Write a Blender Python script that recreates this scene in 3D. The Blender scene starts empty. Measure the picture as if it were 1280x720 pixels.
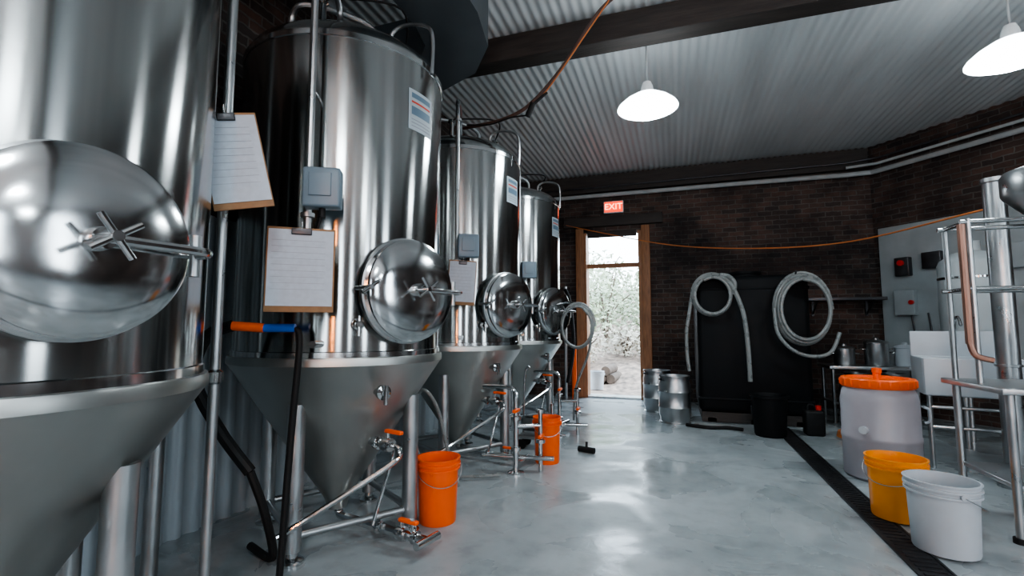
import bpy, bmesh, math, random
from mathutils import Vector, Matrix, Euler
random.seed(7)
S=bpy.context.scene
R=math.radians

# ---------------------------------------------------------------- materials
def new_mat(name):
    m=bpy.data.materials.new(name); m.use_nodes=True
    nt=m.node_tree; b=nt.nodes["Principled BSDF"]
    return m,nt,b
def mat(name,col,rough=.5,metal=0.,var=.12,scale=6.,bump=0.,bscale=60.,emit=None,estr=0.,trans=0.,stretch=(1,1,1),rvar=.08,spec=.5):
    m,nt,b=new_mat(name)
    tc=nt.nodes.new('ShaderNodeTexCoord'); mp=nt.nodes.new('ShaderNodeMapping'); mp.inputs['Scale'].default_value=stretch
    nt.links.new(tc.outputs['Object'],mp.inputs[0])
    n=nt.nodes.new('ShaderNodeTexNoise'); n.inputs['Scale'].default_value=scale; n.inputs['Detail'].default_value=5
    nt.links.new(mp.outputs[0],n.inputs['Vector'])
    r=nt.nodes.new('ShaderNodeValToRGB')
    r.color_ramp.elements[0].position=.3; r.color_ramp.elements[1].position=.7
    r.color_ramp.elements[0].color=[max(0,c*(1-var)) for c in col[:3]]+[1]
    r.color_ramp.elements[1].color=[min(1,c*(1+var)) for c in col[:3]]+[1]
    nt.links.new(n.outputs['Fac'],r.inputs[0]); nt.links.new(r.outputs[0],b.inputs['Base Color'])
    mr=nt.nodes.new('ShaderNodeMapRange'); mr.inputs['To Min'].default_value=max(.02,rough-rvar); mr.inputs['To Max'].default_value=min(1,rough+rvar)
    mr.inputs['From Min'].default_value=.3; mr.inputs['From Max'].default_value=.7
    nt.links.new(n.outputs['Fac'],mr.inputs[0]); nt.links.new(mr.outputs[0],b.inputs['Roughness'])
    b.inputs['Metallic'].default_value=metal
    b.inputs['Transmission Weight'].default_value=trans
    b.inputs['Specular IOR Level'].default_value=spec
    if emit: b.inputs['Emission Color'].default_value=(*emit,1); b.inputs['Emission Strength'].default_value=estr
    if bump:
        n2=nt.nodes.new('ShaderNodeTexNoise'); n2.inputs['Scale'].default_value=bscale; n2.inputs['Detail'].default_value=4
        nt.links.new(mp.outputs[0],n2.inputs['Vector'])
        bp=nt.nodes.new('ShaderNodeBump'); bp.inputs['Strength'].default_value=bump; bp.inputs['Distance'].default_value=.01
        nt.links.new(n2.outputs['Fac'],bp.inputs['Height']); nt.links.new(bp.outputs[0],b.inputs['Normal'])
    return m

def tank_steel():
    m,nt,b=new_mat('brushed_tank_steel')
    b.inputs['Metallic'].default_value=1
    tc=nt.nodes.new('ShaderNodeTexCoord'); mp=nt.nodes.new('ShaderNodeMapping'); mp.inputs['Scale'].default_value=(5,5,.12)
    nt.links.new(tc.outputs['Object'],mp.inputs[0])
    n=nt.nodes.new('ShaderNodeTexNoise'); n.inputs['Scale'].default_value=2.5; n.inputs['Detail'].default_value=4
    nt.links.new(mp.outputs[0],n.inputs['Vector'])
    r=nt.nodes.new('ShaderNodeValToRGB'); r.color_ramp.elements[0].position=.3; r.color_ramp.elements[1].position=.75
    r.color_ramp.elements[0].color=(.38,.39,.385,1); r.color_ramp.elements[1].color=(.56,.57,.56,1)
    nt.links.new(n.outputs['Fac'],r.inputs[0]); nt.links.new(r.outputs[0],b.inputs['Base Color'])
    b.inputs['Roughness'].default_value=.16
    b.inputs['Anisotropic'].default_value=.88
    b.inputs['Anisotropic Rotation'].default_value=.25
    t=nt.nodes.new('ShaderNodeTangent'); t.direction_type='RADIAL'; t.axis='Z'
    nt.links.new(t.outputs[0],b.inputs['Tangent'])
    n2=nt.nodes.new('ShaderNodeTexNoise'); n2.inputs['Scale'].default_value=1.2; n2.inputs['Detail'].default_value=1
    nt.links.new(mp.outputs[0],n2.inputs['Vector'])
    bp=nt.nodes.new('ShaderNodeBump'); bp.inputs['Strength'].default_value=.12; bp.inputs['Distance'].default_value=.012
    nt.links.new(n2.outputs['Fac'],bp.inputs['Height']); nt.links.new(bp.outputs[0],b.inputs['Normal'])
    return m

M={}
M['tank']=tank_steel()
M['cone']=mat('satin_steel_cone',(.48,.49,.47),.38,1,.14,3,stretch=(1,1,.4))
M['steel']=mat('polished_steel',(.58,.59,.59),.13,1,.08,8,rvar=.04)
M['satin']=mat('satin_steel',(.46,.475,.48),.34,1,.1,8)
M['dsteel']=mat('dark_steel',(.08,.08,.085),.4,.8,.2,8)
M['black']=mat('black_plastic',(.004,.005,.006),.6,0,.3,5,bump=.5,bscale=5,spec=.2)
M['rubber']=mat('black_rubber',(.01,.01,.01),.6,spec=.3)
M['orange']=mat('orange_plastic',(.90,.12,.006),.35,0,.06,4)
M['yellow']=mat('yellow_orange_plastic',(.92,.30,.006),.35,0,.06,4)
M['white']=mat('white_plastic',(.48,.52,.55),.4,0,.06,5)
M['milky']=mat('milky_plastic',(.46,.45,.49),.4,0,.12,3,trans=.25)
M['blue']=mat('blue_plastic',(.01,.12,.55),.4)
M['boxgrey']=mat('junction_box_grey',(.16,.22,.265),.4,0,.05)
M['paper']=mat('paper_white',(.47,.52,.58),.7,0,.06,40)
M['ink']=mat('ink_grey',(.28,.3,.34),.8)
M['board']=mat('clipboard_hardboard',(.28,.15,.07),.6,0,.15,30)
M['wood']=mat('door_frame_wood',(.30,.14,.065),.55,0,.3,8,stretch=(6,6,.6))
M['darkwood']=mat('dark_timber',(.04,.033,.029),.7,0,.4,6,bump=.4,bscale=20,stretch=(.5,4,4))
M['hose']=mat('clear_grey_hose',(.24,.26,.255),.3,0,.1,10,trans=.15)
M['cord']=mat('orange_cord',(.55,.18,.05),.6)
M['browncord']=mat('rust_brown_hose',(.085,.045,.035),.5)
M['copper']=mat('copper_pipe',(.38,.22,.17),.38,1)
M['duct']=mat('painted_duct',(.085,.10,.11),.45,.2,.2,3)
M['pipewhite']=mat('white_pipe',(.42,.44,.44),.5)
M['panel']=mat('white_wall_panel',(.38,.42,.43),.6,0,.15,3)
M['label']=mat('label_white',(.42,.50,.54),.5)
M['labelblue']=mat('label_blue',(.12,.20,.27),.5)
M['labelred']=mat('label_red',(.6,.06,.03),.5)
M['enamel']=mat('white_enamel',(.7,.72,.72),.3,0,.05,4)
M['shade']=mat('emissive_lamp_shade',(.8,.82,.82),.3,0,.05,4,emit=(.84,.94,1),estr=9)  # shade glows by its own emission, added to lighten the ceiling
M['lens']=mat('lamp_lens',(1,1,1),.5,emit=(.84,.94,1),estr=60)
M['amber']=mat('added_amber_glow',(1,.5,.2),.5,emit=(1,.30,.06),estr=200)
M['exit']=mat('exit_face',(.6,.03,.01),.5,emit=(1,.05,.01),estr=2)
M['exitletter']=mat('exit_letters',(1,.4,.2),.5,emit=(1,.35,.2),estr=5)
M['red']=mat('red_plastic',(.6,.03,.02),.4)

def brick():
    m,nt,b=new_mat('old_brick')
    tc=nt.nodes.new('ShaderNodeTexCoord')
    sp=nt.nodes.new('ShaderNodeSeparateXYZ'); cb=nt.nodes.new('ShaderNodeCombineXYZ')
    nt.links.new(tc.outputs['Object'],sp.inputs[0])
    ad=nt.nodes.new('ShaderNodeMath'); ad.operation='ADD'
    nt.links.new(sp.outputs[0],ad.inputs[0]); nt.links.new(sp.outputs[1],ad.inputs[1])
    nt.links.new(ad.outputs[0],cb.inputs[0]); nt.links.new(sp.outputs[2],cb.inputs[1])
    bt=nt.nodes.new('ShaderNodeTexBrick'); bt.inputs['Scale'].default_value=1
    bt.inputs['Brick Width'].default_value=.21; bt.inputs['Row Height'].default_value=.075
    bt.inputs['Mortar Size'].default_value=.009; bt.inputs['Mortar Smooth'].default_value=.4
    bt.inputs['Color1'].default_value=(.135,.078,.060,1); bt.inputs['Color2'].default_value=(.055,.041,.037,1); bt.inputs['Mortar'].default_value=(.15,.135,.12,1)
    nz=nt.nodes.new('ShaderNodeTexNoise'); nz.inputs['Scale'].default_value=14
    nt.links.new(cb.outputs[0],nz.inputs['Vector'])
    mx=nt.nodes.new('ShaderNodeVectorMath'); mx.operation='SCALE'; mx.inputs['Scale'].default_value=.03
    nt.links.new(nz.outputs['Color'],mx.inputs[0])
    av=nt.nodes.new('ShaderNodeVectorMath'); av.operation='ADD'
    nt.links.new(cb.outputs[0],av.inputs[0]); nt.links.new(mx.outputs[0],av.inputs[1]); nt.links.new(av.outputs[0],bt.inputs['Vector'])
    n=nt.nodes.new('ShaderNodeTexNoise'); n.inputs['Scale'].default_value=1.1; n.inputs['Detail'].default_value=9; n.inputs['Roughness'].default_value=.65
    nt.links.new(cb.outputs[0],n.inputs['Vector'])
    rr=nt.nodes.new('ShaderNodeValToRGB'); rr.color_ramp.elements[0].position=.38; rr.color_ramp.elements[1].position=.62
    rr.color_ramp.elements[0].color=(.2,.2,.22,1); rr.color_ramp.elements[1].color=(1.0,1.0,1.0,1)
    nt.links.new(n.outputs['Fac'],rr.inputs[0])
    mm=nt.nodes.new('ShaderNodeMix'); mm.data_type='RGBA'; mm.blend_type='MULTIPLY'; mm.inputs[0].default_value=1
    nt.links.new(bt.outputs['Color'],mm.inputs[6]); nt.links.new(rr.outputs[0],mm.inputs[7]); nt.links.new(mm.outputs[2],b.inputs['Base Color'])
    b.inputs['Roughness'].default_value=.85
    bp=nt.nodes.new('ShaderNodeBump'); bp.inputs['Strength'].default_value=.8; bp.inputs['Distance'].default_value=.01; bp.invert=True
    nt.links.new(bt.outputs['Fac'],bp.inputs['Height']); nt.links.new(bp.outputs[0],b.inputs['Normal'])
    return m
M['brick']=brick()

def concrete():
    m,nt,b=new_mat('sealed_concrete')
    tc=nt.nodes.new('ShaderNodeTexCoord')
    def noise(sc,det=6,vec=None,dist=0,rg=.5):
        n=nt.nodes.new('ShaderNodeTexNoise'); n.inputs['Scale'].default_value=sc; n.inputs['Detail'].default_value=det; n.inputs['Distortion'].default_value=dist; n.inputs['Roughness'].default_value=rg
        nt.links.new(tc.outputs['Object'],n.inputs['Vector']); return n
    n1=noise(.8,10,dist=.4,rg=.62); n2=noise(7,8,rg=.6)
    r=nt.nodes.new('ShaderNodeValToRGB'); r.color_ramp.elements[0].position=.32; r.color_ramp.elements[1].position=.66
    r.color_ramp.elements[0].color=(.25,.285,.295,1); r.color_ramp.elements[1].color=(.40,.44,.45,1)
    nt.links.new(n1.outputs['Fac'],r.inputs[0])
    r2=nt.nodes.new('ShaderNodeValToRGB'); r2.color_ramp.elements[0].position=.32; r2.color_ramp.elements[1].position=.52
    r2.color_ramp.elements[0].color=(.78,.78,.78,1); r2.color_ramp.elements[1].color=(1,1,1,1)
    nt.links.new(n2.outputs['Fac'],r2.inputs[0])
    mm=nt.nodes.new('ShaderNodeMix'); mm.data_type='RGBA'; mm.blend_type='MULTIPLY'; mm.inputs[0].default_value=1
    nt.links.new(r.outputs[0],mm.inputs[6]); nt.links.new(r2.outputs[0],mm.inputs[7])
    sp=nt.nodes.new('ShaderNodeSeparateXYZ'); nt.links.new(tc.outputs['Object'],sp.inputs[0])
    nw=noise(1.6,6)
    prev=mm.outputs[2]
    for (ay,off,wd) in ((.12,4.75,.007),(.55,5.7,.004)):
        a=nt.nodes.new('ShaderNodeMath'); a.operation='MULTIPLY_ADD'; a.inputs[1].default_value=ay; nt.links.new(sp.outputs[0],a.inputs[0]); nt.links.new(sp.outputs[1],a.inputs[2])
        c=nt.nodes.new('ShaderNodeMath'); c.operation='MULTIPLY_ADD'; c.inputs[1].default_value=.9; nt.links.new(nw.outputs['Fac'],c.inputs[0]); nt.links.new(a.outputs[0],c.inputs[2])
        d=nt.nodes.new('ShaderNodeMath'); d.operation='SUBTRACT'; d.inputs[1].default_value=off+.45; nt.links.new(c.outputs[0],d.inputs[0])
        e=nt.nodes.new('ShaderNodeMath'); e.operation='ABSOLUTE'; nt.links.new(d.outputs[0],e.inputs[0])
        f=nt.nodes.new('ShaderNodeMapRange'); f.inputs['From Min'].default_value=wd*.4; f.inputs['From Max'].default_value=wd*2.2; f.inputs['To Min'].default_value=.5; f.inputs['To Max'].default_value=0
        nt.links.new(e.outputs[0],f.inputs[0])
        g=nt.nodes.new('ShaderNodeMix'); g.data_type='RGBA'; g.inputs[7].default_value=(.08,.08,.08,1)
        nt.links.new(f.outputs[0],g.inputs[0]); nt.links.new(prev,g.inputs[6]); prev=g.outputs[2]
    nt.links.new(prev,b.inputs['Base Color'])
    n3=noise(1.3,6,dist=.8)
    mr=nt.nodes.new('ShaderNodeMapRange'); mr.inputs['From Min'].default_value=.38; mr.inputs['From Max'].default_value=.58; mr.inputs['To Min'].default_value=.12; mr.inputs['To Max'].default_value=.48
    nt.links.new(n3.outputs['Fac'],mr.inputs[0]); nt.links.new(mr.outputs[0],b.inputs['Roughness'])
    b.inputs['Specular IOR Level'].default_value=.55
    n4=noise(5,5)
    bp=nt.nodes.new('ShaderNodeBump'); bp.inputs['Strength'].default_value=.22; bp.inputs['Distance'].default_value=.02
    nt.links.new(n4.outputs['Fac'],bp.inputs['Height']); nt.links.new(bp.outputs[0],b.inputs['Normal'])
    return m
M['floor']=concrete()
M['corr']=mat('corrugated_ceiling_paint',(.64,.665,.67),.42,.0,.10,1.2,stretch=(3,.4,1))
M['corrwall']=mat('corrugated_wall_paint',(.42,.47,.50),.45,.2,.2,2,stretch=(1,3,.5))
M['drain']=mat('drain_grate_iron',(.015,.015,.017),.6,.3,.3,20)
M['leaf']=mat('foliage',(.32,.37,.25),.6,0,.5,2)
M['leaf2']=mat('dry_foliage',(.38,.34,.27),.7,0,.4,2)
M['dirt']=mat('leaf_litter',(.24,.18,.14),.9,0,.6,7,bump=1,bscale=12)
M['bark']=mat('bark',(.12,.09,.07),.9,0,.3,8)

# ---------------------------------------------------------------- builder
class B:
    def __init__(s,name):
        s.name=name; s.bm=bmesh.new(); s.mats=[]
    def mi(s,m):
        m=M[m]
        if m not in s.mats: s.mats.append(m)
        return s.mats.index(m)
    def _fin(s,verts,mi,mtx=None,smooth=True):
        if mtx is not None: bmesh.ops.transform(s.bm,matrix=mtx,verts=verts)
        fs=set()
        for v in verts:
            for f in v.link_faces: fs.add(f)
        for f in fs: f.material_index=mi; f.smooth=smooth
    def box(s,c,size,m,rot=(0,0,0),bevel=0):
        mi=s.mi(m)
        r=bmesh.ops.create_cube(s.bm,size=1)
        vs=r['verts']
        bmesh.ops.scale(s.bm,vec=size,verts=vs)
        if bevel:
            es=list({e for v in vs for e in v.link_edges})
            rr=bmesh.ops.bevel(s.bm,geom=es,offset=bevel,segments=3,affect='EDGES',profile=.5)
            vs=list({v for f in rr['faces'] for v in f.verts}|{v for v in vs if v.is_valid})
        mt=Matrix.Translation(c)@Euler(rot).to_matrix().to_4x4()
        s._fin(vs,mi,mt,smooth=bool(bevel))
        return s
    def lathe(s,prof,m,mtx=None,seg=48,a0=0,a1=2*math.pi):
        mi=s.mi(m); full=abs(a1-a0-2*math.pi)<1e-6
        rings=[];allv=[]
        n=seg if full else seg+1
        for (r,z) in prof:
            if r<1e-6:
                v=s.bm.verts.new((0,0,z)); rings.append([v]); allv.append(v)
            else:
                ring=[s.bm.verts.new((r*math.cos(a0+(a1-a0)*i/seg),r*math.sin(a0+(a1-a0)*i/seg),z)) for i in range(n)]
                rings.append(ring); allv+=ring
        for a,b in zip(rings,rings[1:]):
            for i in range(seg):
                j=(i+1)%n if full else i+1
                if len(a)==1 and len(b)==1: continue
                if len(a)==1: f=(a[0],b[j],b[i])
                elif len(b)==1: f=(a[i],a[j],b[0])
                else: f=(a[i],a[j],b[j],b[i])
                try: s.bm.faces.new(f)
                except ValueError: pass
        s._fin(allv,mi,mtx); return s
    def tube(s,pts,r,m,closed=False,res=6,seg=10,smooth=True,cap=True):
        mi=s.mi(m); P=[Vector(p) for p in pts]
        if smooth and len(P)>2:
            Q=[]; n=len(P)
            rng=range(n) if closed else range(n-1)
            for i in rng:
                if closed: p0,p1,p2,p3=P[(i-1)%n],P[i],P[(i+1)%n],P[(i+2)%n]
                else: p0,p1,p2,p3=P[max(0,i-1)],P[i],P[i+1],P[min(n-1,i+2)]
                for k in range(res):
                    t=k/res
                    Q.append(.5*((2*p1)+(-p0+p2)*t+(2*p0-5*p1+4*p2-p3)*t*t+(-p0+3*p1-3*p2+p3)*t**3))
            if not closed: Q.append(P[-1])
            P=Q
        n=len(P); T=[]
        for i in range(n):
            if closed: t=P[(i+1)%n]-P[(i-1)%n]
            else: t=P[min(n-1,i+1)]-P[max(0,i-1)]
            T.append(t.normalized())
        u=T[0].orthogonal().normalized(); rings=[];allv=[]
        for i in range(n):
            u=(u-T[i]*u.dot(T[i])); u=u.normalized() if u.length>1e-6 else T[i].orthogonal().normalized()
            w=T[i].cross(u)
            ring=[s.bm.verts.new(P[i]+(u*math.cos(2*math.pi*k/seg)+w*math.sin(2*math.pi*k/seg))*r) for k in range(seg)]
            rings.append(ring); allv+=ring
        cnt=n if closed else n-1
        for i in range(cnt):
            a=rings[i]; b=rings[(i+1)%n]
            for k in range(seg):
                j=(k+1)%seg
                s.bm.faces.new((a[k],a[j],b[j],b[k]))
        if cap and not closed:
            s.bm.faces.new(list(reversed(rings[0]))); s.bm.faces.new(rings[-1])
        s._fin(allv,mi); return s
    def cyl(s,p0,p1,r,m,seg=16): return s.tube([p0,p1],r,m,smooth=False,seg=seg)
    def finish(s,loc=(0,0,0),rot=(0,0,0),parent=None,ang=35):
        bmesh.ops.recalc_face_normals(s.bm,faces=s.bm.faces)
        me=bpy.data.meshes.new(s.name); s.bm.to_mesh(me); s.bm.free()
        for m in s.mats: me.materials.append(m)
        me.set_sharp_from_angle(angle=R(ang))
        o=bpy.data.objects.new(s.name,me); S.collection.objects.link(o)
        o.location=loc; o.rotation_euler=rot
        if parent: o.parent=parent
        return o
def empty(name,loc):
    e=bpy.data.objects.new(name,None); e.empty_display_size=.1; e.location=loc; S.collection.objects.link(e); return e
def axis_mtx(origin,direction):
    return Matrix.Translation(origin)@Vector(direction).to_track_quat('Z','Y').to_matrix().to_4x4()

# ---------------------------------------------------------------- room
XL,XR,YB,YF,H=-2.75,6.5,8.45,-4.0,3.93
b=B('floor'); b.box((1.9,2.3,-.1),(9.6,13.2,.2),'floor'); b.finish()
b=B('ceiling'); mi=b.mi('corr'); per=.085; nx=int((XR-XL)/per*8)
prev=None
for i in range(nx+1):
    x=XL+(XR-XL)*i/nx; z=H+.006*math.cos(2*math.pi*(x-XL)/per)
    cur=(b.bm.verts.new((x,YF,z)),b.bm.verts.new((x,YB+.02,z)))
    if prev:
        f=b.bm.faces.new((prev[0],cur[0],cur[1],prev[1])); f.material_index=mi; f.smooth=True
    prev=cur
b.box(((XL+XR)/2,2.2,H+.09),(XR-XL+.6,13,.1),'corr'); b.finish(ang=60)
DX0,DX1,DZ=-1.52,-.50,2.90
b=B('wall_back'); b.box(((DX1+3.2)/2,YB+.175,2),(3.2-DX1,.35,4),'brick'); b.finish()
b=B('wall_back'); b.box(((XL-.3+DX0)/2,YB+.175,2),(DX0-XL+.3,.35,4),'brick'); b.finish()
b=B('wall_back'); b.box(((DX0+DX1)/2,YB+.175,(DZ+4)/2),(DX1-DX0,.35,4-DZ),'brick'); b.finish()
A=Vector((2.85,YB)); dv=Vector((.647,-.763)); L=5.7
mid=A+dv*L/2; nrm=Vector((.763,.647))
ang=math.atan2(dv.y,dv.x)
b=B('wall_angled'); c=mid+nrm*.15
b.box((0,0,2),(L+.3,.3,4),'brick'); b.finish(loc=(c.x,c.y,0),rot=(0,0,ang))
b=B('wall_right'); added_wy=[(-2.6,-1.7),(.8,1.7)]
ys=[-4.3]+[v for w in added_wy for v in w]+[4.3]
for i in range(0,len(ys),2): b.box((XR+.15,(ys[i]+ys[i+1])/2,2),(.3,ys[i+1]-ys[i],4),'brick')
for w in added_wy:
    b.box((XR+.15,(w[0]+w[1])/2,.4),(.3,w[1]-w[0],.8),'brick'); b.box((XR+.15,(w[0]+w[1])/2,3.75),(.3,w[1]-w[0],.5),'brick')
b.finish()
b=B('wall_left'); b.box((XL-.16,2.2,2),(.3,13,4),'brick'); b.finish()
b=B('trim_1'); mi=b.mi('corrwall'); per=.11; ny=int(12.3/per*8); prev=None
for i in range(ny+1):
    y=YF+.05+12.3*i/ny
    ph=math.cos(2*math.pi*y/per); x=XL+.015+.012*max(-.6,min(.6,ph))/.6
    cur=(b.bm.verts.new((x,y,.0)),b.bm.verts.new((x,y,1.9)))
    if prev:
        f=b.bm.faces.new((prev[0],cur[0],cur[1],prev[1])); f.material_index=mi; f.smooth=True
    prev=cur
b.finish(ang=60)
b=B('wall_front'); wins=[(-1.9,-1.2),(.2,1.0),(2.3,3.1),(4.6,5.4)]
xs=[XL-.3]+[v for w in wins for v in w]+[XR+.3]
for i in range(0,len(xs),2): b.box(((xs[i]+xs[i+1])/2,YF-.15,2),(xs[i+1]-xs[i],.3,4),'brick')
for w in wins:
    b.box(((w[0]+w[1])/2,YF-.15,.4),(w[1]-w[0],.3,.8),'brick'); b.box(((w[0]+w[1])/2,YF-.15,3.75),(w[1]-w[0],.3,.5),'brick')
b.finish()
k=1
def portal(name,loc,rot,sx,sy):
    l=bpy.data.lights.new(name,'AREA'); l.shape='RECTANGLE'; l.size=sx; l.size_y=sy; l.cycles.is_portal=True
    o=bpy.data.objects.new(name,l); S.collection.objects.link(o); o.location=loc; o.rotation_euler=rot
for w in wins:
    b=B('window_%d'%k); k+=1; cx=(w[0]+w[1])/2; ww=w[1]-w[0]
    for x in (w[0]+.03,w[1]-.03): b.box((x,YF-.12,2.15),(.05,.06,2.7),'wood')
    for z in (.83,1.7,2.6,3.47): b.box((cx,YF-.12,z),(ww,.05,.05),'wood')
    b.finish(); portal('window_portal',(cx,YF-.2,2.15),(R(90),0,0),ww,2.7)
for w in added_wy:  # unseen side windows, added to brighten the room
    b=B('window_%d'%k); k+=1; cy=(w[0]+w[1])/2; ww=w[1]-w[0]
    for y in (w[0]+.03,w[1]-.03): b.box((XR+.12,y,2.15),(.06,.05,2.7),'wood')
    for z in (.83,1.7,2.6,3.47): b.box((XR+.12,cy,z),(.05,ww,.05),'wood')
    b.finish(); portal('window_portal',(XR+.2,cy,2.15),(0,R(90),0),2.7,ww)
b=B('trim_2'); b.box(((XL+2.85)/2,YB-.06,3.74),(2.85-XL-.1,.1,.3),'darkwood'); b.finish()
b=B('trim_3'); b.box((-1.0,YB-.05,3.07),(1.7,.08,.18),'darkwood',bevel=.008); b.finish()
for i,x in enumerate((DX0-.05,DX1+.06)):
    b=B('trim_%d'%(4+i)); b.box((x,YB-.04,1.48),(.14,.07,2.96),'wood',bevel=.01); b.finish()
b=B('ceiling_beam'); b.box((1.85,4.12,3.80),(9.1,.2,.24),'darkwood',bevel=.01); b.finish()
b=B('ceiling_beam'); b.box((1.85,.6,3.80),(9.1,.2,.24),'darkwood',bevel=.01); b.finish()
b=B('door_1')
for x in (DX0+.035,DX1-.035): b.box((x,YB+.08,DZ/2-.01),(.06,.28,DZ-.03),'wood')
b.box((-1.01,YB-.03,DZ-.06),(.84,.08,.10),'darkwood',bevel=.008)
b.box((-1.01,YB+.12,2.30),(.92,.10,.07),'wood')
b.box((-1.01,YB+.1,.015),(.92,.3,.03),'satin')
b.finish()
portal('door_portal',(-1.01,YB+.3,1.45),(R(-90),0,0),1.,2.85)

b=B('floor_drain'); b.box((1.17,2.2,.003),(.15,8.8,.008),'drain')
for i in range(0,176):
    b.box((1.17,-2.1+i*.05,.009),(.11,.018,.006),'drain')
for x in (1.092,1.248): b.box((x,2.2,.006),(.012,8.8,.014),'drain')
b.finish()

# ---------------------------------------------------------------- tanks
def tank(loc,maz,legaz,ms=1.0):
    e=empty('fermentation_tank',loc)
    t=B('shell')
    t.lathe([(0,3.03),(.12,3.025),(.28,2.99),(.42,2.94),(.52,2.89),(.575,2.84),(.597,2.80),(.6,2.76),(.6,1.05)],'tank',seg=96); t.finish(parent=e)
    t=B('seams')
    for z in (2.77,1.06): t.lathe([(.598,z-.02),(.606,z-.015),(.606,z+.015),(.598,z+.02)],'steel',seg=96)
    t.finish(parent=e)
    t=B('cone'); t.lathe([(.598,1.05),(.618,1.045),(.622,1.03),(.622,1.005),(.612,.995),(.085,.2),(.07,.17),(.06,.12),(0,.12)],'cone',seg=96); t.finish(parent=e)
    t=B('legs'); P=[]
    for k in range(4):
        a=R(legaz+90*k); x,y=.46*math.cos(a),.46*math.sin(a); P.append((x,y))
        t.cyl((x,y,.06),(x,y,.80),.045,'satin',20)
        t.cyl((x,y,.0),(x,y,.07),.028,'steel',12); t.lathe([(0,.0),(.06,.0),(.06,.012),(.03,.03),(0,.03)],'steel',Matrix.Translation((x,y,0)),20)
    for k in range(4):
        x0,y0=P[k]; x1,y1=P[(k+1)%4]; t.cyl((x0,y0,.13),(x1,y1,.13),.02,'satin',12)
    t.finish(parent=e)
    t=B('manway'); a=R(maz); d=Vector((math.cos(a),math.sin(a),0)); mt=axis_mtx((0,0,1.40),d)@Matrix.Diagonal((ms,ms,1,1))
    t.lathe([(.235,.50),(.235,.635),(.262,.645),(.275,.655),(.275,.675),(.262,.685),(.262,.695),(.272,.70),(.272,.715),(.255,.725),(.19,.742),(.10,.752),(0,.755)],'steel',mt,64)
    t.lathe([(.262,.64),(.285,.65),(.285,.67),(.262,.68)],'satin',mt,64)
    t.lathe([(.0,.79),(.03,.79),(.034,.775),(.034,.74)],'steel',mt,24)
    side=Vector((-d.y,d.x,0)); up=Vector((0,0,1)); o=Vector((0,0,1.40))
    def q(s_,u_,w_): return o+side*s_*ms+up*u_*ms+d*w_
    t.tube([q(.31,0,.66),q(.31,0,.74),q(.26,0,.78),q(.1,0,.785),q(0,0,.785)],.012,'steel')
    t.cyl(q(.31,-.07,.68),q(.31,.07,.68),.017,'satin')
    t.cyl(q(-.285,0,.62),q(-.285,0,.76),.011,'satin'); t.cyl(q(-.33,-.03,.75),q(-.24,.03,.75),.010,'steel')
    t.cyl(q(0,0,.76),q(0,0,.85),.012,'steel')
    for an in (35,125):
        c_,s__=math.cos(R(an))*.07,math.sin(R(an))*.07
        t.cyl(q(-c_,-s__,.84),q(c_,s__,.84),.008,'steel',10)
    t.finish(parent=e)
    t=B('top_fittings')
    t.lathe([(.0,3.12),(.11,3.12),(.12,3.11),(.12,3.07),(.10,3.065),(.10,2.98)],'steel',Matrix.Translation((-.1,.1,0)),32)
    t.tube([(.35,-.05,2.93),(.35,-.05,3.03),(.44,-.05,3.07),(.58,-.05,3.04),(.635,-.05,2.96),(.635,-.05,2.72)],.012,'satin')
    t.tube([(-.2,-.3,2.95),(-.2,-.3,3.1),(-.1,-.3,3.16),(.1,-.1,3.16),(.2,0,3.1),(.2,0,2.98)],.018,'satin')
    for (x,y) in ((.1,-.38),(.3,.2),(-.3,.1)):
        t.lathe([(0,3.09),(.03,3.09),(.035,3.07),(.022,3.06),(.022,2.9)],'steel',Matrix.Translation((x,y,0)),16)
    t.tube([(.3,.2,3.08),(.45,-.1,3.14),(.2,-.35,3.10),(.1,-.38,3.08)],.007,'rubber')
    aa=R(-66); px,py=.71*math.cos(aa),.71*math.sin(aa)
    t.tube([(.14,-.28,2.98),(.14,-.28,3.08),(.19,-.40,3.14),(px*.9,py*.9,3.14),(px,py,3.07),(px,py,2.8),(px,py,2.0),(px,py,1.42)],.018,'satin',res=8)
    for z in (2.95,1.75,1.45):
        t.lathe([(.02,-.012),(.033,-.01),(.033,.01),(.02,.012)],'satin',Matrix.Translation((px,py,z)),20)
    for z in (2.4,1.62):
        t.cyl((px,py,z),(.58*math.cos(aa),.58*math.sin(aa),z),.008,'steel')
    t.finish(parent=e)
    aa=R(-62)
    t=B('control_box'); bx,by=.745*math.cos(aa)+.06,.745*math.sin(aa)-.03
    t.box((bx,by,1.86),(.17,.09,.19),'boxgrey',rot=(0,0,R(28)),bevel=.012)
    t.box((bx+.02,by-.045,1.87),(.10,.01,.11),'boxgrey',rot=(0,0,R(28)),bevel=.003)
    t.cyl((bx,by,1.72),(bx,by,1.78),.015,'rubber'); t.tube([(bx,by,1.74),(bx-.04,by,1.62),(bx-.12,by+.08,1.60),(bx-.12,by+.2,1.66)],.006,'rubber')
    t.finish(parent=e)
    t=B('warning_label')
    for (m_,z0,z1,rr) in (('label',2.34,2.58,.602),('labelblue',2.43,2.48,.6032),('labelblue',2.53,2.56,.6032),('labelred',2.50,2.512,.6032),('ink',2.36,2.365,.6032),('ink',2.38,2.385,.6032),('ink',2.40,2.405,.6032)):
        t.lathe([(rr,z0),(rr,z1)],m_,seg=10,a0=R(-19 if rr<.603 else -17),a1=R(1 if rr<.603 else -1))
    t.finish(parent=e)
    t=B('valves_and_piping')
    def ferrule(p,dr,rr=.036,m_='steel'):
        t.lathe([(.02,-.018),(rr,-.012),(rr,.012),(.02,.018)],m_,axis_mtx(p,dr),20)
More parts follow.
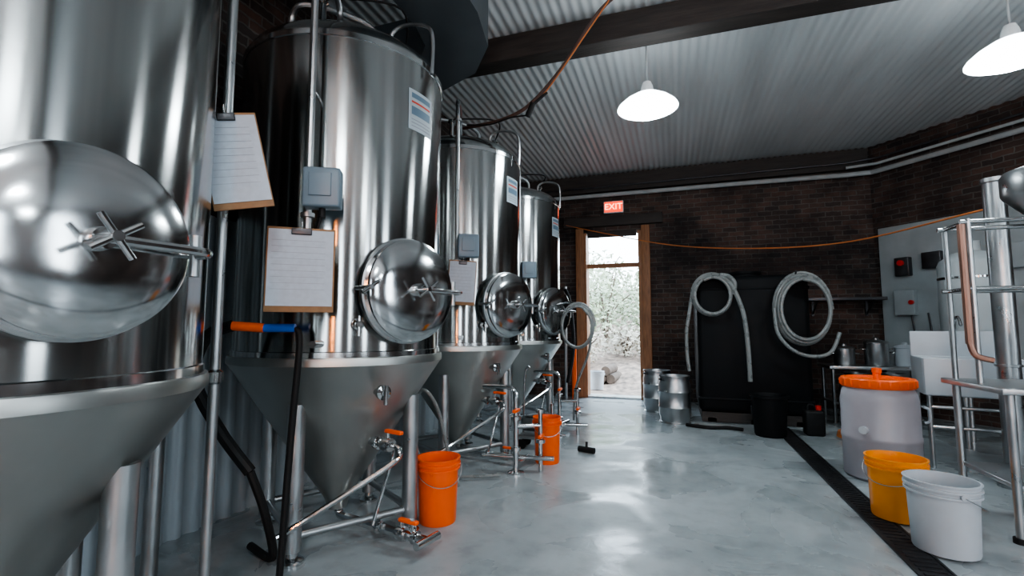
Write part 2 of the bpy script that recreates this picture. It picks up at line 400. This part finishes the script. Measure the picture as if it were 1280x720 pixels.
    def bfly(p,dr,h=(0,0,1),m_='orange'):
        p=Vector(p);dr=Vector(dr).normalized();h=Vector(h)
        t.lathe([(.0,-.03),(.036,-.03),(.04,-.015),(.04,.015),(.036,.03),(0,.03)],'steel',axis_mtx(p,dr),20)
        t.cyl(p,p+h*.07,.011,'steel'); t.box(p+h*.075+dr*.05,(.13,.03,.02) if abs(h.z)>.5 else (.12,.03,.03),m_,rot=(0,0,math.atan2(dr.y,dr.x)),bevel=.006)
    t.tube([(0,0,.14),(.02,0,.09),(.10,-.02,.07),(.62,-.13,.07)],.025,'steel')
    bfly((.52,-.11,.07),(1,-.2,0)); ferrule((.62,-.13,.07),(1,-.2,0)); ferrule((.35,-.075,.07),(1,-.2,0))
    t.tube([(.62,-.13,.07),(.70,-.15,.07)],.025,'steel'); t.cyl((.68,-.23,.07),(.72,-.06,.07),.022,'steel'); 
    t.cyl((.60,-.12,.07),(.60,-.12,.16),.018,'steel')
    t.tube([(.24,-.08,.55),(.40,-.13,.55),(.46,-.14,.55)],.02,'steel'); bfly((.44,-.14,.55),(1,-.3,0)); ferrule((.36,-.12,.55),(1,-.3,0))
    t.tube([(.47,-.14,.55),(.53,-.16,.53),(.50,-.20,.46),(.25,-.52,.27),(.15,-.62,.20)],.014,'steel')
    t.tube([(.47,-.13,.52),(.46,-.14,.44),(.42,-.24,.15)],.010,'steel')
    t.cyl((.40,-.24,.86),(.54,-.32,.86),.02,'steel'); ferrule((.51,-.30,.86),(.86,-.5,0),.04); t.cyl((.54,-.32,.90),(.54,-.32,.80),.012,'steel')
    t.cyl((.41,-.41,1.22),(.49,-.49,1.22),.015,'steel'); ferrule((.46,-.46,1.22),(.7,-.7,0),.03); t.cyl((.48,-.48,1.26),(.48,-.48,1.16),.009,'steel')
    t.cyl((.28,-.50,1.12),(.32,-.62,1.12),.018,'steel'); 
    t.finish(parent=e)
    return e
tank((-1.98,.82,0),-8,25,.82)
tank((-1.98,2.52,0),-22,11)
tank((-1.98,4.22,0),-25,11)
tank((-1.98,5.92,0),-25,11)

# ---------------------------------------------------------------- clipboards
def clipboard(loc,rot,w=.30,h=.40):
    b=B('clipboard')
    b.box((0,0,0),(w,.008,h),'board',bevel=.003)
    b.box((0.0,-.006,.008),(w*.95,.003,h*.90),'paper')
    for i in range(9):
        b.box((-.01,-.0082,h*.34-i*h*.072),(w*.78,.0006,.0012),'ink')
    b.box((0,-.012,h/2-.02),(w*.3,.014,.03),'dsteel',bevel=.004)
    b.cyl((0,0,h/2-.01),(0,.0,h/2+.03),.004,'steel')
    return b.finish(loc=loc,rot=rot)
clipboard((-1.61,1.75,1.465),(R(-3),0,R(38)),.29,.39)
clipboard((-1.635,1.405,1.86),(R(0),R(-13),R(48)),.215,.385)
clipboard((-1.60,3.48,1.56),(R(-3),R(3),R(22)),.22,.36)
b=B('standpipe'); px,py=-1.80,1.50; b.cyl((px,py,0.0),(px,py,3.9),.020,'satin')
for z in (1.0,1.9,2.9): b.lathe([(.02,-.03),(.034,-.02),(.034,.02),(.02,.03)],'steel',Matrix.Translation((px,py,z)),20)
b.lathe([(0,0),(.06,0),(.06,.012),(.03,.02)],'steel',Matrix.Translation((px,py,0)),20)
b.finish()
b=B('standpipe'); b.cyl((-2.35,1.67,0),(-2.35,1.67,3.9),.035,'satin'); b.finish()
b=B('washdown_hose')
b.cyl((-1.86,1.80,1.20),(-1.73,1.86,1.20),.02,'blue'); b.cyl((-1.86,1.80,1.20),(-1.98,1.73,1.21),.022,'orange')
b.tube([(-1.73,1.86,1.20),(-1.71,1.87,1.12),(-1.74,1.87,.7),(-1.77,1.86,.0+.02)],.016,'rubber')
b.tube([(-1.98,1.73,1.21),(-2.12,1.71,1.15),(-2.20,1.73,.95),(-2.12,1.81,.70),(-1.98,1.87,.50)],.028,'rubber')
b.tube([(-1.98,1.87,.5),(-1.92,1.91,.3),(-1.95,2.0,.05),(-2.2,2.1,.03)],.02,'rubber')
b.finish()
b=B('transfer_hose')
b.tube([(-1.55,3.35,.03),(-1.62,3.3,.3),(-1.66,3.2,.62),(-1.75,3.15,.75),(-1.85,3.2,.6),(-1.9,3.35,.25),(-1.8,3.5,.05),(-1.55,3.6,.03),(-1.35,3.7,.03)],.014,'hose')
b.finish()
b=B('pump_cart')
b.box((-1.35,4.75,.12),(.34,.22,.03),'satin',bevel=.005)
b.lathe([(0,-.16),(.07,-.16),(.08,-.14),(.08,.06),(.05,.08),(.05,.12),(.1,.13),(.1,.17),(0,.18)],'steel',axis_mtx((-1.33,4.75,.24),(1,-.1,0)),24)
b.cyl((-1.18,4.73,.24),(-1.18,4.73,.45),.022,'steel')
for x in (-1.48,-1.22):
    for y in (4.66,4.84): b.lathe([(0,-.012),(.045,-.012),(.05,0),(.045,.012),(0,.012)],'rubber',axis_mtx((x,y,.05),(0,1,0)),16); b.cyl((x,y,.05),(x,y,.12),.008,'satin')
b.tube([(-1.5,4.8,.13),(-1.5,4.85,.7),(-1.45,4.85,.8)],.012,'steel')
b.finish()
def manifold(loc):
    b=B('valve_manifold')
    b.cyl((0,0,0),(0,0,.62),.022,'steel'); b.cyl((.18,.12,0),(.18,.12,.5),.018,'steel')
    b.tube([(0,0,.6),(0,0,.66),(-.06,.0,.7),(-.3,.02,.7)],.018,'steel')
    b.cyl((-.3,.0,.12),(.3,.1,.12),.02,'steel'); b.cyl((0,0,.38),(.18,.12,.38),.018,'steel')
    for p in ((0,0,.2),(0,0,.45),(.18,.12,.25),(0.18,.12,.5)):
        b.lathe([(.02,-.02),(.04,-.014),(.04,.014),(.02,.02)],'steel',Matrix.Translation(p),20)
    b.box((.02,-.05,.52),(.03,.12,.025),'orange',bevel=.005); b.box((.2,.07,.3),(.03,.11,.025),'orange',bevel=.005)
    b.lathe([(0,0),(.07,0),(.07,.01),(.02,.02)],'steel',None,20)
    return b.finish(loc=loc)
manifold((-1.28,3.88,0)); manifold((-1.25,5.35,0))

def coil(b,c,rx,rz,turns,r,m,depth=.03):
    pts=[]
    n=int(12*turns)
    for i in range(n+1):
        a=2*math.pi*i/12; k=i/12
        jr=1-.05*k+.03*math.sin(k*5)
        pts.append((c[0]+math.cos(a)*rx*jr, c[1]-(k*depth), c[2]+math.sin(a)*rz*jr))
    b.tube(pts,r,m,res=3,seg=10); return pts
b=B('hose_coil'); coil(b,(-1.08,5.62,1.22),.20,.27,3.2,.014,'hose'); 
b.tube([(-1.36,5.70,1.42),(-1.25,5.68,1.50),(-1.08,5.62,1.49)],.012,'steel')
b.tube([(-.91,5.55,1.2),(-.96,5.6,.9),(-1.13,5.7,.5),(-1.18,5.8,.1)],.014,'hose'); b.finish()

# ---------------------------------------------------------------- buckets
def bucket(name,loc,m,h=.37,r0=.13,r1=.152,az=0):
    b=B(name)
    b.lathe([(0,.0),(r0,.0),(r0+.003,.01),(r1-.006,h-.07),(r1+.006,h-.068),(r1+.006,h-.058),(r1-.004,h-.056),(r1-.003,h-.04),(r1+.008,h-.038),(r1+.008,h-.028),(r1-.002,h-.026),(r1,h-.008),(r1+.008,h-.006),(r1+.008,h),(r1-.004,h),(r1-.008,h-.04),(r0-.004,.015),(0,.015)],m,None,48)
    a=R(az); s=Vector((math.cos(a),math.sin(a),0)); f=Vector((math.sin(a),-math.cos(a),0))
    pts=[s*((r1+.014)*math.cos(t))+f*((r1+.02)*math.sin(t))+Vector((0,0,h-.05-.10*math.sin(t))) for t in [math.pi*i/12 for i in range(13)]]
    b.tube(pts,.003,'satin',res=2,seg=6)
    b.lathe([(0,0),(.018,0),(.018,.012),(0,.014)],m,axis_mtx(s*(r1-.002)+Vector((0,0,h-.05)),s),14)
    b.lathe([(0,0),(.018,0),(.018,.012),(0,.014)],m,axis_mtx(-s*(r1-.002)+Vector((0,0,h-.05)),-s),14)
    return b.finish(loc=loc)
bucket('orange_bucket',(-1.44,2.80,0),'orange',az=40,r0=.112,r1=.132,h=.39)
bucket('orange_bucket',(-1.12,4.30,0),'orange',az=20,h=.40,r0=.105,r1=.122)
bucket('yellow_bucket',(1.31,3.76,0.013),'yellow',az=-40,r0=.14,r1=.158,h=.37)
bucket('white_bucket',(1.35,3.30,0.013),'white',az=100,r0=.14,r1=.160,h=.37)

b=B('fermenting_drum')
b.lathe([(0,0),(.24,0),(.26,.02),(.262,.30),(.268,.31),(.268,.34),(.262,.35),(.262,.62),(.25,.68),(.23,.72),(.23,.74)],'milky',None,64)
b.lathe([(.225,.72),(.248,.72),(.255,.73),(.255,.785),(.247,.795),(.21,.795),(.205,.775),(.05,.775),(0,.775)],'orange',None,64)
for k2 in range(24):
    a=2*math.pi*k2/24; b.box((.256*math.cos(a),.256*math.sin(a),.757),(.010,.016,.05),'orange',rot=(0,0,a),bevel=.003)
b.lathe([(.028,.77),(.028,.83),(.034,.835),(.034,.87),(.0,.875)],'orange',None,20)
b.tube([(.27,-.08,.58),(.30,-.09,.56),(.30,-.09,.48),(.27,-.08,.46)],.010,'white')
b.lathe([(0,0),(.03,0),(.03,.03),(0,.03)],'white',axis_mtx((-.17,-.20,.40),(-.65,-.76,0)),16)
b.finish(loc=(1.56,4.74,0))

def keg(name,loc,h=.59,r=.2):
    b=B(name)
    b.lathe([(r*.85,0),(r*.97,.0),(r*.97,.015),(r*.90,.02),(r*.92,.07),(r*.98,.10),(r*.98,h*.30),(r,h*.31),(r*1.02,h*.33),(r,h*.35),(r*.98,h*.36),(r*.98,h*.63),(r,h*.64),(r*1.02,h*.66),(r,h*.68),(r*.98,h*.69),(r*.98,h-.12),(r*.93,h-.08),(r*.90,h-.06),(r*.92,h-.02),(r*.97,h-.015),(r*.97,h),(r*.88,h),(r*.85,h-.06),(r*.5,h-.05),(.05,h-.045),(.05,h-.02),(0,h-.02)],'satin',None,48)
    for k in range(2):
        a=k*math.pi; b.box((r*.93*math.cos(a+.6),r*.93*math.sin(a+.6),h-.045),(.03,.10,.03),'dsteel',rot=(0,0,a+.6),bevel=.01)
    return b.finish(loc=loc)
keg('beer_keg',(-.03,6.62,0)); keg('beer_keg',(-.27,7.4,0))

# ---------------------------------------------------------------- black tank block with hoses
b=B('black_storage_tank')
b.box((0,0,.07),(1.24,1.05,.12),'darkwood'); 
for x in (-.5,0,.5): b.box((x,0,.03),(.1,1.05,.06),'darkwood')
b.box((0,0,1.0),(1.30,1.1,1.74),'black',bevel=.07)
for z in (.3,1.7): b.box((0,0,z),(1.31,1.11,.04),'black',bevel=.015)
b.lathe([(.20,1.86),(.20,1.92),(.21,1.93),(.21,1.96),(0,1.97)],'black',None,40)
b.box((0.02,-.57,.19),(.16,.06,.1),'dsteel',bevel=.01)
b.finish(loc=(.92,7.26,0))
def hook(b,p): b.tube([(p[0],p[1]+.02,p[2]),(p[0],p[1]-.05,p[2]),(p[0],p[1]-.07,p[2]+.03)],.01,'dsteel')
b=B('hose_coil'); coil(b,(.46,6.64,1.62),.24,.27,3.4,.022,'hose'); hook(b,(.46,6.66,1.86))
b.tube([(.70,6.56,1.62),(.72,6.54,1.75),(.66,6.54,1.84),(.56,6.56,1.86),(.68,6.54,1.74),(.80,6.54,1.4),(.84,6.54,1.0),(.85,6.53,.55)],.028,'hose')
b.tube([(.22,6.64,1.62),(.18,6.60,1.4),(.14,6.60,1.15),(.14,6.60,.85),(.16,6.60,.65)],.022,'hose'); b.finish()
b=B('hose_coil'); coil(b,(1.46,6.60,1.42),.31,.44,4.3,.021,'hose',depth=.032); hook(b,(1.40,6.62,1.86))
b.tube([(1.14,6.50,1.44),(1.16,6.48,1.15),(1.3,6.48,.95),(1.5,6.48,.87),(1.70,6.48,.92),(1.80,6.48,1.15)],.021,'hose')
b.finish()
b=B('waste_bin'); b.lathe([(0,0),(.15,0),(.16,.02),(.185,.42),(.20,.425),(.20,.45),(.185,.455),(.175,.44),(.15,.03),(0,.03)],'black',None,40); b.finish(loc=(.98,6.12,0.0))
b=B('jerry_can'); b.box((0,0,.14),(.2,.16,.28),'rubber',bevel=.03); b.lathe([(0,.33),(.03,.33),(.03,.27)],'red',Matrix.Translation((.05,0,0)),16); b.tube([(-.06,0,.27),(-.05,0,.33),(.0,0,.33),(.02,0,.28)],.012,'rubber'); b.finish(loc=(1.45,6.30,0))
b=B('extension_cord_coil'); coil2=[(.17*math.cos(2*math.pi*i/12)*(1-.02*(i//12)),.17*math.sin(2*math.pi*i/12),.02+.012*(i/12)) for i in range(61)]
b.tube(coil2,.010,'cord',res=2,seg=8); b.finish(loc=(1.82,6.2,0))
b=B('floor_hose'); b.tube([(.1,6.36,.022),(.35,6.26,.022),(.55,6.32,.022),(.72,6.26,.022)],.02,'rubber'); b.tube([(.2,6.46,.022),(.42,6.40,.022),(.6,6.42,.022)],.02,'hose'); b.finish()
b=B('ball_valve'); b.cyl((-.92,4.75,.03),(-.76,4.7,.03),.028,'rubber'); b.cyl((-.84,4.72,.04),(-.84,4.74,.1),.012,'rubber'); b.finish()

# ---------------------------------------------------------------- back-right corner
def onwall(s,off,z):
    p=A+dv*s-nrm*off; return (p.x,p.y,z)
b=B('control_panel_board'); b.box((.35,0,0),(2.45,.06,2.2),'panel',bevel=.01)
for (x,z,w,h,m_) in ((-.55,.5,.18,.26,'dsteel'),(-.2,.55,.22,.22,'dsteel'),(-.55,.0,.25,.35,'panel'),(.2,.3,.3,.4,'satin'),(.62,.5,.2,.3,'panel'),(1.2,.45,.35,.5,'satin'),(-.1,-.1,.1,.14,'label')):
    b.box((x,-.07,z),(w,.09,h),m_,bevel=.012)
b.lathe([(0,0),(.04,0),(.04,.03),(0,.035)],'red',axis_mtx((-.55,-.115,.55),(0,-1,0)),16)
b.lathe([(0,0),(.03,0),(.03,.03),(0,.035)],'red',axis_mtx((-.45,-.115,.0),(0,-1,0)),16)
for x in (-.5,-.3,.1): b.tube([(x,-.05,-.15),(x+.03,-.06,-.5),(x,-.05,-1.08)],.012,'dsteel')
p=onwall(.98,.05,1.55); b.finish(loc=p,rot=(0,0,ang))
b=B('wall_shelf'); b.box((2.35,YB-.2,1.62),(1.0,.32,.045),'dsteel',bevel=.005)
for x in (2.0,2.7): b.tube([(x,YB-.01,1.40),(x,YB-.32,1.60)],.012,'dsteel'); b.box((x,YB-.02,1.5),(.03,.03,.24),'dsteel')
b.finish()
b=B('steel_worktable')
b.box((0,0,.70),(1.1,.55,.04),'satin',bevel=.006); b.box((0,0,.25),(1.04,.5,.03),'satin',bevel=.006)
for x in (-.5,.5):
    for y in (-.22,.22): b.cyl((x,y,0),(x,y,.70),.02,'satin')
b.finish(loc=(2.40,7.42,0))
def pot(name,loc,r,h,m='satin'):
    b=B(name); b.lathe([(0,0),(r*.95,0),(r,.015),(r,h),(r*1.06,h+.004),(r*1.06,h+.012),(r*.9,h+.03),(.03,h+.05),(.03,h+.07),(0,h+.08)],m,None,32)
    for s in (-1,1): b.tube([(s*r,-.04,h*.75),(s*(r+.04),-.03,h*.76),(s*(r+.04),.03,h*.76),(s*r,.04,h*.75)],.006,'steel')
    return b.finish(loc=loc)
pot('stock_pot',(2.08,7.37,.722),.12,.2); pot('stock_pot',(2.42,7.32,.722),.13,.28); pot('stock_pot',(2.74,7.37,.722),.11,.22,'white'); keg('small_keg',(2.2,7.37,.267),.36,.14); keg('small_keg',(2.6,7.37,.267),.36,.14)
keg('beer_keg',(2.05,6.82,0)); 
b=B('hot_liquor_kettle')
b.lathe([(0,.75),(.26,.75),(.28,.78),(.28,1.85),(.26,1.90),(.16,1.98),(.08,2.0),(.08,2.10),(0,2.10)],'panel',None,48)
for k2 in range(3):
    a=R(90+120*k2); b.cyl((.22*math.cos(a),.22*math.sin(a),0),(.22*math.cos(a),.22*math.sin(a),.78),.025,'satin')
for z in (1.0,1.7): b.lathe([(.279,z),(.284,z+.005),(.284,z+.025),(.279,z+.03)],'steel',None,48)
b.cyl((0,-.28,1.0),(0,-.38,1.0),.02,'steel'); b.finish(loc=(2.95,6.25,0))
b=B('utility_sink')
b.box((0,.26,1.02),(.66,.03,.30),'white',bevel=.01)
for s in ((0,-.26),(0,.23)): b.box((0,s[1],.78),(.66,.03,.32),'white',bevel=.01)
for x in (-.32,.32): b.box((x,0,.78),(.03,.5,.32),'white',bevel=.01)
b.box((0,0,.63),(.64,.5,.03),'white',bevel=.01)
for x in (-.3,.3):
    for y in (-.23,.23): b.cyl((x,y,0),(x,y,.64),.018,'satin')
b.cyl((-.3,-.23,.35),(.3,-.23,.35),.014,'satin'); b.cyl((-.3,-.23,.52),(.3,-.23,.52),.014,'satin')
for x in (-.3,.3): b.cyl((x,-.23,.35),(x,.23,.35),.014,'satin')
b.tube([(0,.25,1.05),(0,.22,1.25),(0,.1,1.30),(0,.02,1.22)],.012,'steel')
b.finish(loc=(2.42,5.35,0),rot=(0,0,R(-12)))

b=B('brewing_stand')
X0,X1,Y0,Y1,YM=1.80,3.0,3.55,4.10,3.82
for x in (X0,X1):
    for y in (Y0,Y1): b.cyl((x,y,0),(x,y,.84),.022,'satin'); b.cyl((x,y,0),(x,y,.03),.035,'rubber')
    for y in (YM,Y1): b.cyl((x,y,.84),(x,y,1.90),.016,'satin')
b.box(((X0+X1)/2,(Y0+Y1)/2,.84),(X1-X0+.12,Y1-Y0+.12,.035),'satin',bevel=.006)
b.box(((X0+X1)/2,(Y0+Y1)/2,.30),(X1-X0,Y1-Y0,.03),'satin',bevel=.006)
for z in (1.45,1.88):
    for y in (YM,Y1): b.cyl((X0-.04,y,z),(X1,y,z),.015,'steel')
    for x in (X0,X1): b.cyl((x,YM,z),(x,Y1,z),.015,'steel')
for i in range(7): b.cyl((X0+.1+i*.17,YM,1.45),(X0+.1+i*.17,Y1,1.45),.006,'steel',8)
b.tube([(X0-.05,YM-.03,1.86),(X0-.05,YM-.03,1.3),(X0-.05,YM-.03,1.10)],.022,'copper')
b.tube([(X0-.05,YM-.03,1.11),(X0-.03,YM-.04,1.03),(X0+.05,YM-.05,1.0)],.018,'copper')
b.lathe([(0,1.89),(.06,1.89),(.2,2.06),(.21,2.08),(.21,2.20),(.19,2.23),(.05,2.28),(.05,2.35),(0,2.35)],'satin',Matrix.Translation((2.30,4.0,0)),40)
b.lathe([(0,.86),(.2,.86),(.21,.88),(.21,1.25),(.22,1.26),(.0,1.30)],'satin',Matrix.Translation((2.45,3.85,0)),40)
b.tube([(2.45,3.64,.95),(2.45,3.6,.95),(2.3,3.6,.92),(2.15,3.6,1.2)],.015,'steel')
b.lathe([(0,.316),(.17,.316),(.17,.55),(.18,.56),(0,.6)],'satin',Matrix.Translation((2.25,3.8,0)),32)
b.finish()
b=B('exhaust_pipe'); b.cyl((2.42,4.75,0),(2.42,4.75,2.36),.07,'satin',24); b.lathe([(.07,2.34),(.08,2.35),(.08,2.38),(.0,2.385)],'satin',Matrix.Translation((2.42,4.75,0)),24); b.lathe([(0,0),(.12,0),(.12,.02),(.07,.04)],'satin',Matrix.Translation((2.42,4.75,0)),24)
for z in (.9,1.5): b.lathe([(.065,z),(.08,z+.005),(.08,z+.02),(.065,z+.025)],'satin',Matrix.Translation((2.42,4.75,0)),24)
b.finish()

# ---------------------------------------------------------------- overhead
b=B('exit_sign'); b.box((0,0,0),(.34,.06,.21),'enamel',bevel=.01); b.box((0,-.031,0),(.31,.006,.18),'exit')
b.cyl((0,.03,.0),(0,.08,.0),.03,'enamel'); es=b.finish(loc=(-.96,YB-.085,3.30))
tx=bpy.data.curves.new('exit_text','FONT'); tx.body='EXIT'; tx.size=.15; tx.extrude=.002; tx.align_x='CENTER'; tx.align_y='CENTER'
to=bpy.data.objects.new('letters',tx); S.collection.objects.link(to); to.rotation_euler=(R(90),0,0); to.location=(0,-.037,0); to.parent=es; tx.materials.append(M['exitletter'])

def lamp(x,y,z=3.17):
    b=B('pendant_lamp')
    b.lathe([(0,H-.0-z-.02),(.06,H-z-.02),(.055,H-z-.05),(.02,H-z-.07),(0,H-z-.07)],'enamel',None,24)
    b.cyl((0,0,.18),(0,0,H-z-.05),.008,'pipewhite',8)
    b.lathe([(.0,.22),(.035,.22),(.05,.18),(.06,.12),(.07,.11)],'enamel',None,32)
    b.lathe([(.065,.115),(.12,.095),(.20,.045),(.25,.0),(.262,-.02),(.255,-.02),(.19,.035),(.1,.09),(.05,.10)],'shade',None,48)
    b.lathe([(.242,-.005),(.235,-.03),(.17,-.06),(.08,-.075),(0,-.078)],'lens',None,48)
    return b.finish(loc=(x,y,z),ang=60)
for x in (-.18,2.36,4.9):
    for y in (4.3,-.3,): 
        if (x,y)!=(4.9,4.3): lamp(x,y)

b=B('wall_conduit_pipe')
b.tube([(XL+.1,YB-.10,3.53),(1.0,YB-.10,3.52),(2.55,YB-.12,3.50)],.035,'pipewhite',smooth=False)
q0=onwall(.1,.12,3.50); q1=onwall(4.8,.12,3.50)
b.tube([(2.5,YB-.12,3.50),q0,q1],.035,'pipewhite',smooth=False); b.finish()
b=B('electrical_conduit')
b.tube([(XL+.1,YB-.13,3.66),(2.5,YB-.14,3.68),onwall(.2,.1,3.70),onwall(4.8,.1,3.70)],.015,'dsteel',smooth=False)
b.tube([(2.5,YB-.16,3.60),onwall(.2,.16,3.60),onwall(4.8,.16,3.60)],.02,'pipewhite',smooth=False)
b.finish()
b=B('orange_cord'); b.tube([(-1.85,YB-.08,3.05),(-1.2,YB-.14,2.86),(0,7.9,2.50),(1.1,7.2,2.28),(2.0,6.6,2.22),(2.55,5.2,2.22),(2.47,4.83,2.14)],.009,'cord'); b.finish()
b=B('hanging_hose')
b.tube([(-.36,3.75,3.9),(-.55,3.80,3.78),(-.88,3.90,3.42),(-1.19,3.97,3.18),(-1.45,4.0,3.10),(-1.75,4.05,3.10),(-1.88,4.1,3.12)],.016,'browncord')
b.tube([(-.40,3.75,3.9),(-.62,3.8,3.66),(-.95,3.88,3.30),(-1.1,3.9,3.16)],.006,'cord')
b.cyl((-1.12,3.88,3.15),(-1.17,3.88,3.04),.025,'rubber'); b.cyl((-1.0,3.9,3.24),(-1.13,3.88,3.13),.012,'rubber')
b.tube([(-1.17,3.9,3.06),(-1.35,3.9,3.06),(-1.55,3.95,3.05),(-1.8,4.0,3.10)],.007,'rubber')
b.finish()
b=B('air_duct'); mi=b.mi('duct')
path=[((-1.40,.80),0),((-1.40,2.75),0),((-1.46,3.05),.35),((-1.64,3.28),.8),((-1.92,3.40),1.3),((-2.70,3.42),math.pi/2)]
prev=None; w=.23; z0,z1=3.26,3.66
for (x,y),h in path:
    d=Vector((-math.sin(h),math.cos(h),0)); n_=Vector((d.y,-d.x,0)); c=Vector((x,y,0))
    ring=[b.bm.verts.new(c+n_*w+Vector((0,0,z0))),b.bm.verts.new(c-n_*w+Vector((0,0,z0))),b.bm.verts.new(c-n_*w+Vector((0,0,z1))),b.bm.verts.new(c+n_*w+Vector((0,0,z1)))]
    if prev:
        for k2 in range(4):
            f=b.bm.faces.new((prev[k2],prev[(k2+1)%4],ring[(k2+1)%4],ring[k2])); f.material_index=mi
    else:
        f=b.bm.faces.new(ring); f.material_index=mi
    prev=ring
f=b.bm.faces.new(prev); f.material_index=mi
for y in (.9,2.1): b.box((-1.40,y,3.46),(.495,.03,.435),'duct')
for y in (1.0,2.3): b.cyl((-1.5,y,3.66),(-1.5,y,3.92),.008,'satin')
b.finish(ang=25)
b=B('added_amber_strip'); b.box((1.6,YF+.05,2.2),(.12,.06,1.7),'dsteel'); b.cyl((1.6,YF+.11,1.45),(1.6,YF+.11,2.95),.03,'amber'); b.finish()  # unseen glow strip, added for the warm streak reflected in the tanks
b=B('hose_stand'); b.cyl((-1.75,8.0,0),(-1.75,8.0,1.9),.025,'satin'); b.lathe([(0,0),(.12,0),(.12,.02),(0,.03)],'satin',Matrix.Translation((-1.75,8.0,0)),24); b.tube([(-1.75,8.0,1.85),(-1.65,7.9,1.6),(-1.6,7.9,.9),(-1.7,7.9,.3)],.03,'rubber'); b.cyl((-1.62,8.05,.02),(-1.62,8.05,.9),.04,'orange'); b.finish()

# ---------------------------------------------------------------- outside
b=B('ground_outside'); mi=b.mi('dirt'); g={}
NX,NY=40,34
for i in range(NX+1):
    for j in range(NY+1):
        x=-12+22*i/NX; y=YB+.34+16*j/NY
        z=-.06+max(0,(y-10.2))*.22+.06*math.sin(x*3+y*2)*min(1,(y-8.7)/2)+random.uniform(-.03,.03)
        g[i,j]=b.bm.verts.new((x,y,z))
for i in range(NX):
    for j in range(NY):
        f=b.bm.faces.new((g[i,j],g[i+1,j],g[i+1,j+1],g[i,j+1])); f.material_index=mi; f.smooth=True
b.finish(ang=180)
def gz(y): return -.06+max(0,(y-10.2))*.22
def shrub(name,cx,cy,rad,hh,n,m,sz=.07):
    b=B(name); z0=gz(cy)
    for k in range(9):
        a=random.uniform(0,6.28); rr=random.uniform(.2,.8)*rad
        b.tube([(0,0,-.1),(rr*.3*math.cos(a),rr*.3*math.sin(a),hh*.4),(rr*math.cos(a),rr*math.sin(a),hh*random.uniform(.6,.95))],.018,'bark',res=3,seg=5)
    mi=b.mi(m)
    for k in range(n):
        v=Vector((random.gauss(0,1),random.gauss(0,1),random.gauss(0,1))).normalized()*random.uniform(.35,1)
        p=Vector((v.x*rad,v.y*rad,hh*.52+v.z*hh*.5)); 
        u=Vector((random.gauss(0,1),random.gauss(0,1),random.gauss(0,.6))).normalized(); w=u.orthogonal().normalized()
        s=sz*random.uniform(.6,1.4)
        vs=[b.bm.verts.new(p+u*s),b.bm.verts.new(p+w*s*.45),b.bm.verts.new(p-u*s),b.bm.verts.new(p-w*s*.45)]
        f=b.bm.faces.new(vs); f.material_index=mi
    return b.finish(loc=(cx,cy,z0))
shrub('shrub',-1.9,14.0,1.2,2.2,1500,'leaf'); shrub('shrub',-.6,14.8,1.1,1.9,1400,'leaf'); shrub('shrub',-2.9,16.5,1.8,2.6,1700,'leaf',.1); shrub('shrub',.3,17,1.8,2.4,1700,'leaf',.1)
shrub('dry_shrub',-1.2,12.6,.8,.8,700,'leaf2',.06); shrub('dry_shrub',-.3,12.2,.7,.7,600,'leaf2',.06); shrub('dry_shrub',-2.2,11.8,.7,.9,600,'leaf2',.06)
bucket('white_bucket',(-1.55,10.0,-.05),'white'); 
b=B('log_pile')
for (x,z) in ((0,.1),(.2,.1),(.1,.27)): b.cyl((x,0,z),(x+.1,.6,z+.02),.1,'bark')
b.finish(loc=(-1.55,10.6,.0))

# ---------------------------------------------------------------- world & camera
w=bpy.data.worlds.new('overcast'); S.world=w; w.use_nodes=True
nt=w.node_tree; bg=nt.nodes['Background']
tc=nt.nodes.new('ShaderNodeTexCoord'); sp=nt.nodes.new('ShaderNodeSeparateXYZ'); rp=nt.nodes.new('ShaderNodeValToRGB')
nt.links.new(tc.outputs['Generated'],sp.inputs[0]); nt.links.new(sp.outputs[2],rp.inputs[0])
rp.color_ramp.elements[0].color=(.80,.91,1,1); rp.color_ramp.elements[1].color=(.62,.80,1,1)
nt.links.new(rp.outputs[0],bg.inputs[0]); bg.inputs[1].default_value=11.5

cam=bpy.data.cameras.new('camera'); co=bpy.data.objects.new('camera',cam); S.collection.objects.link(co)
cam.lens=16.875; cam.sensor_width=36; cam.clip_start=.05
co.location=(0,0,1.2); co.rotation_euler=(R(90+4.76),0,R(18.7)); S.camera=co
S.view_settings.view_transform='AgX'; S.view_settings.look='AgX - Medium High Contrast'; S.view_settings.exposure=-.1
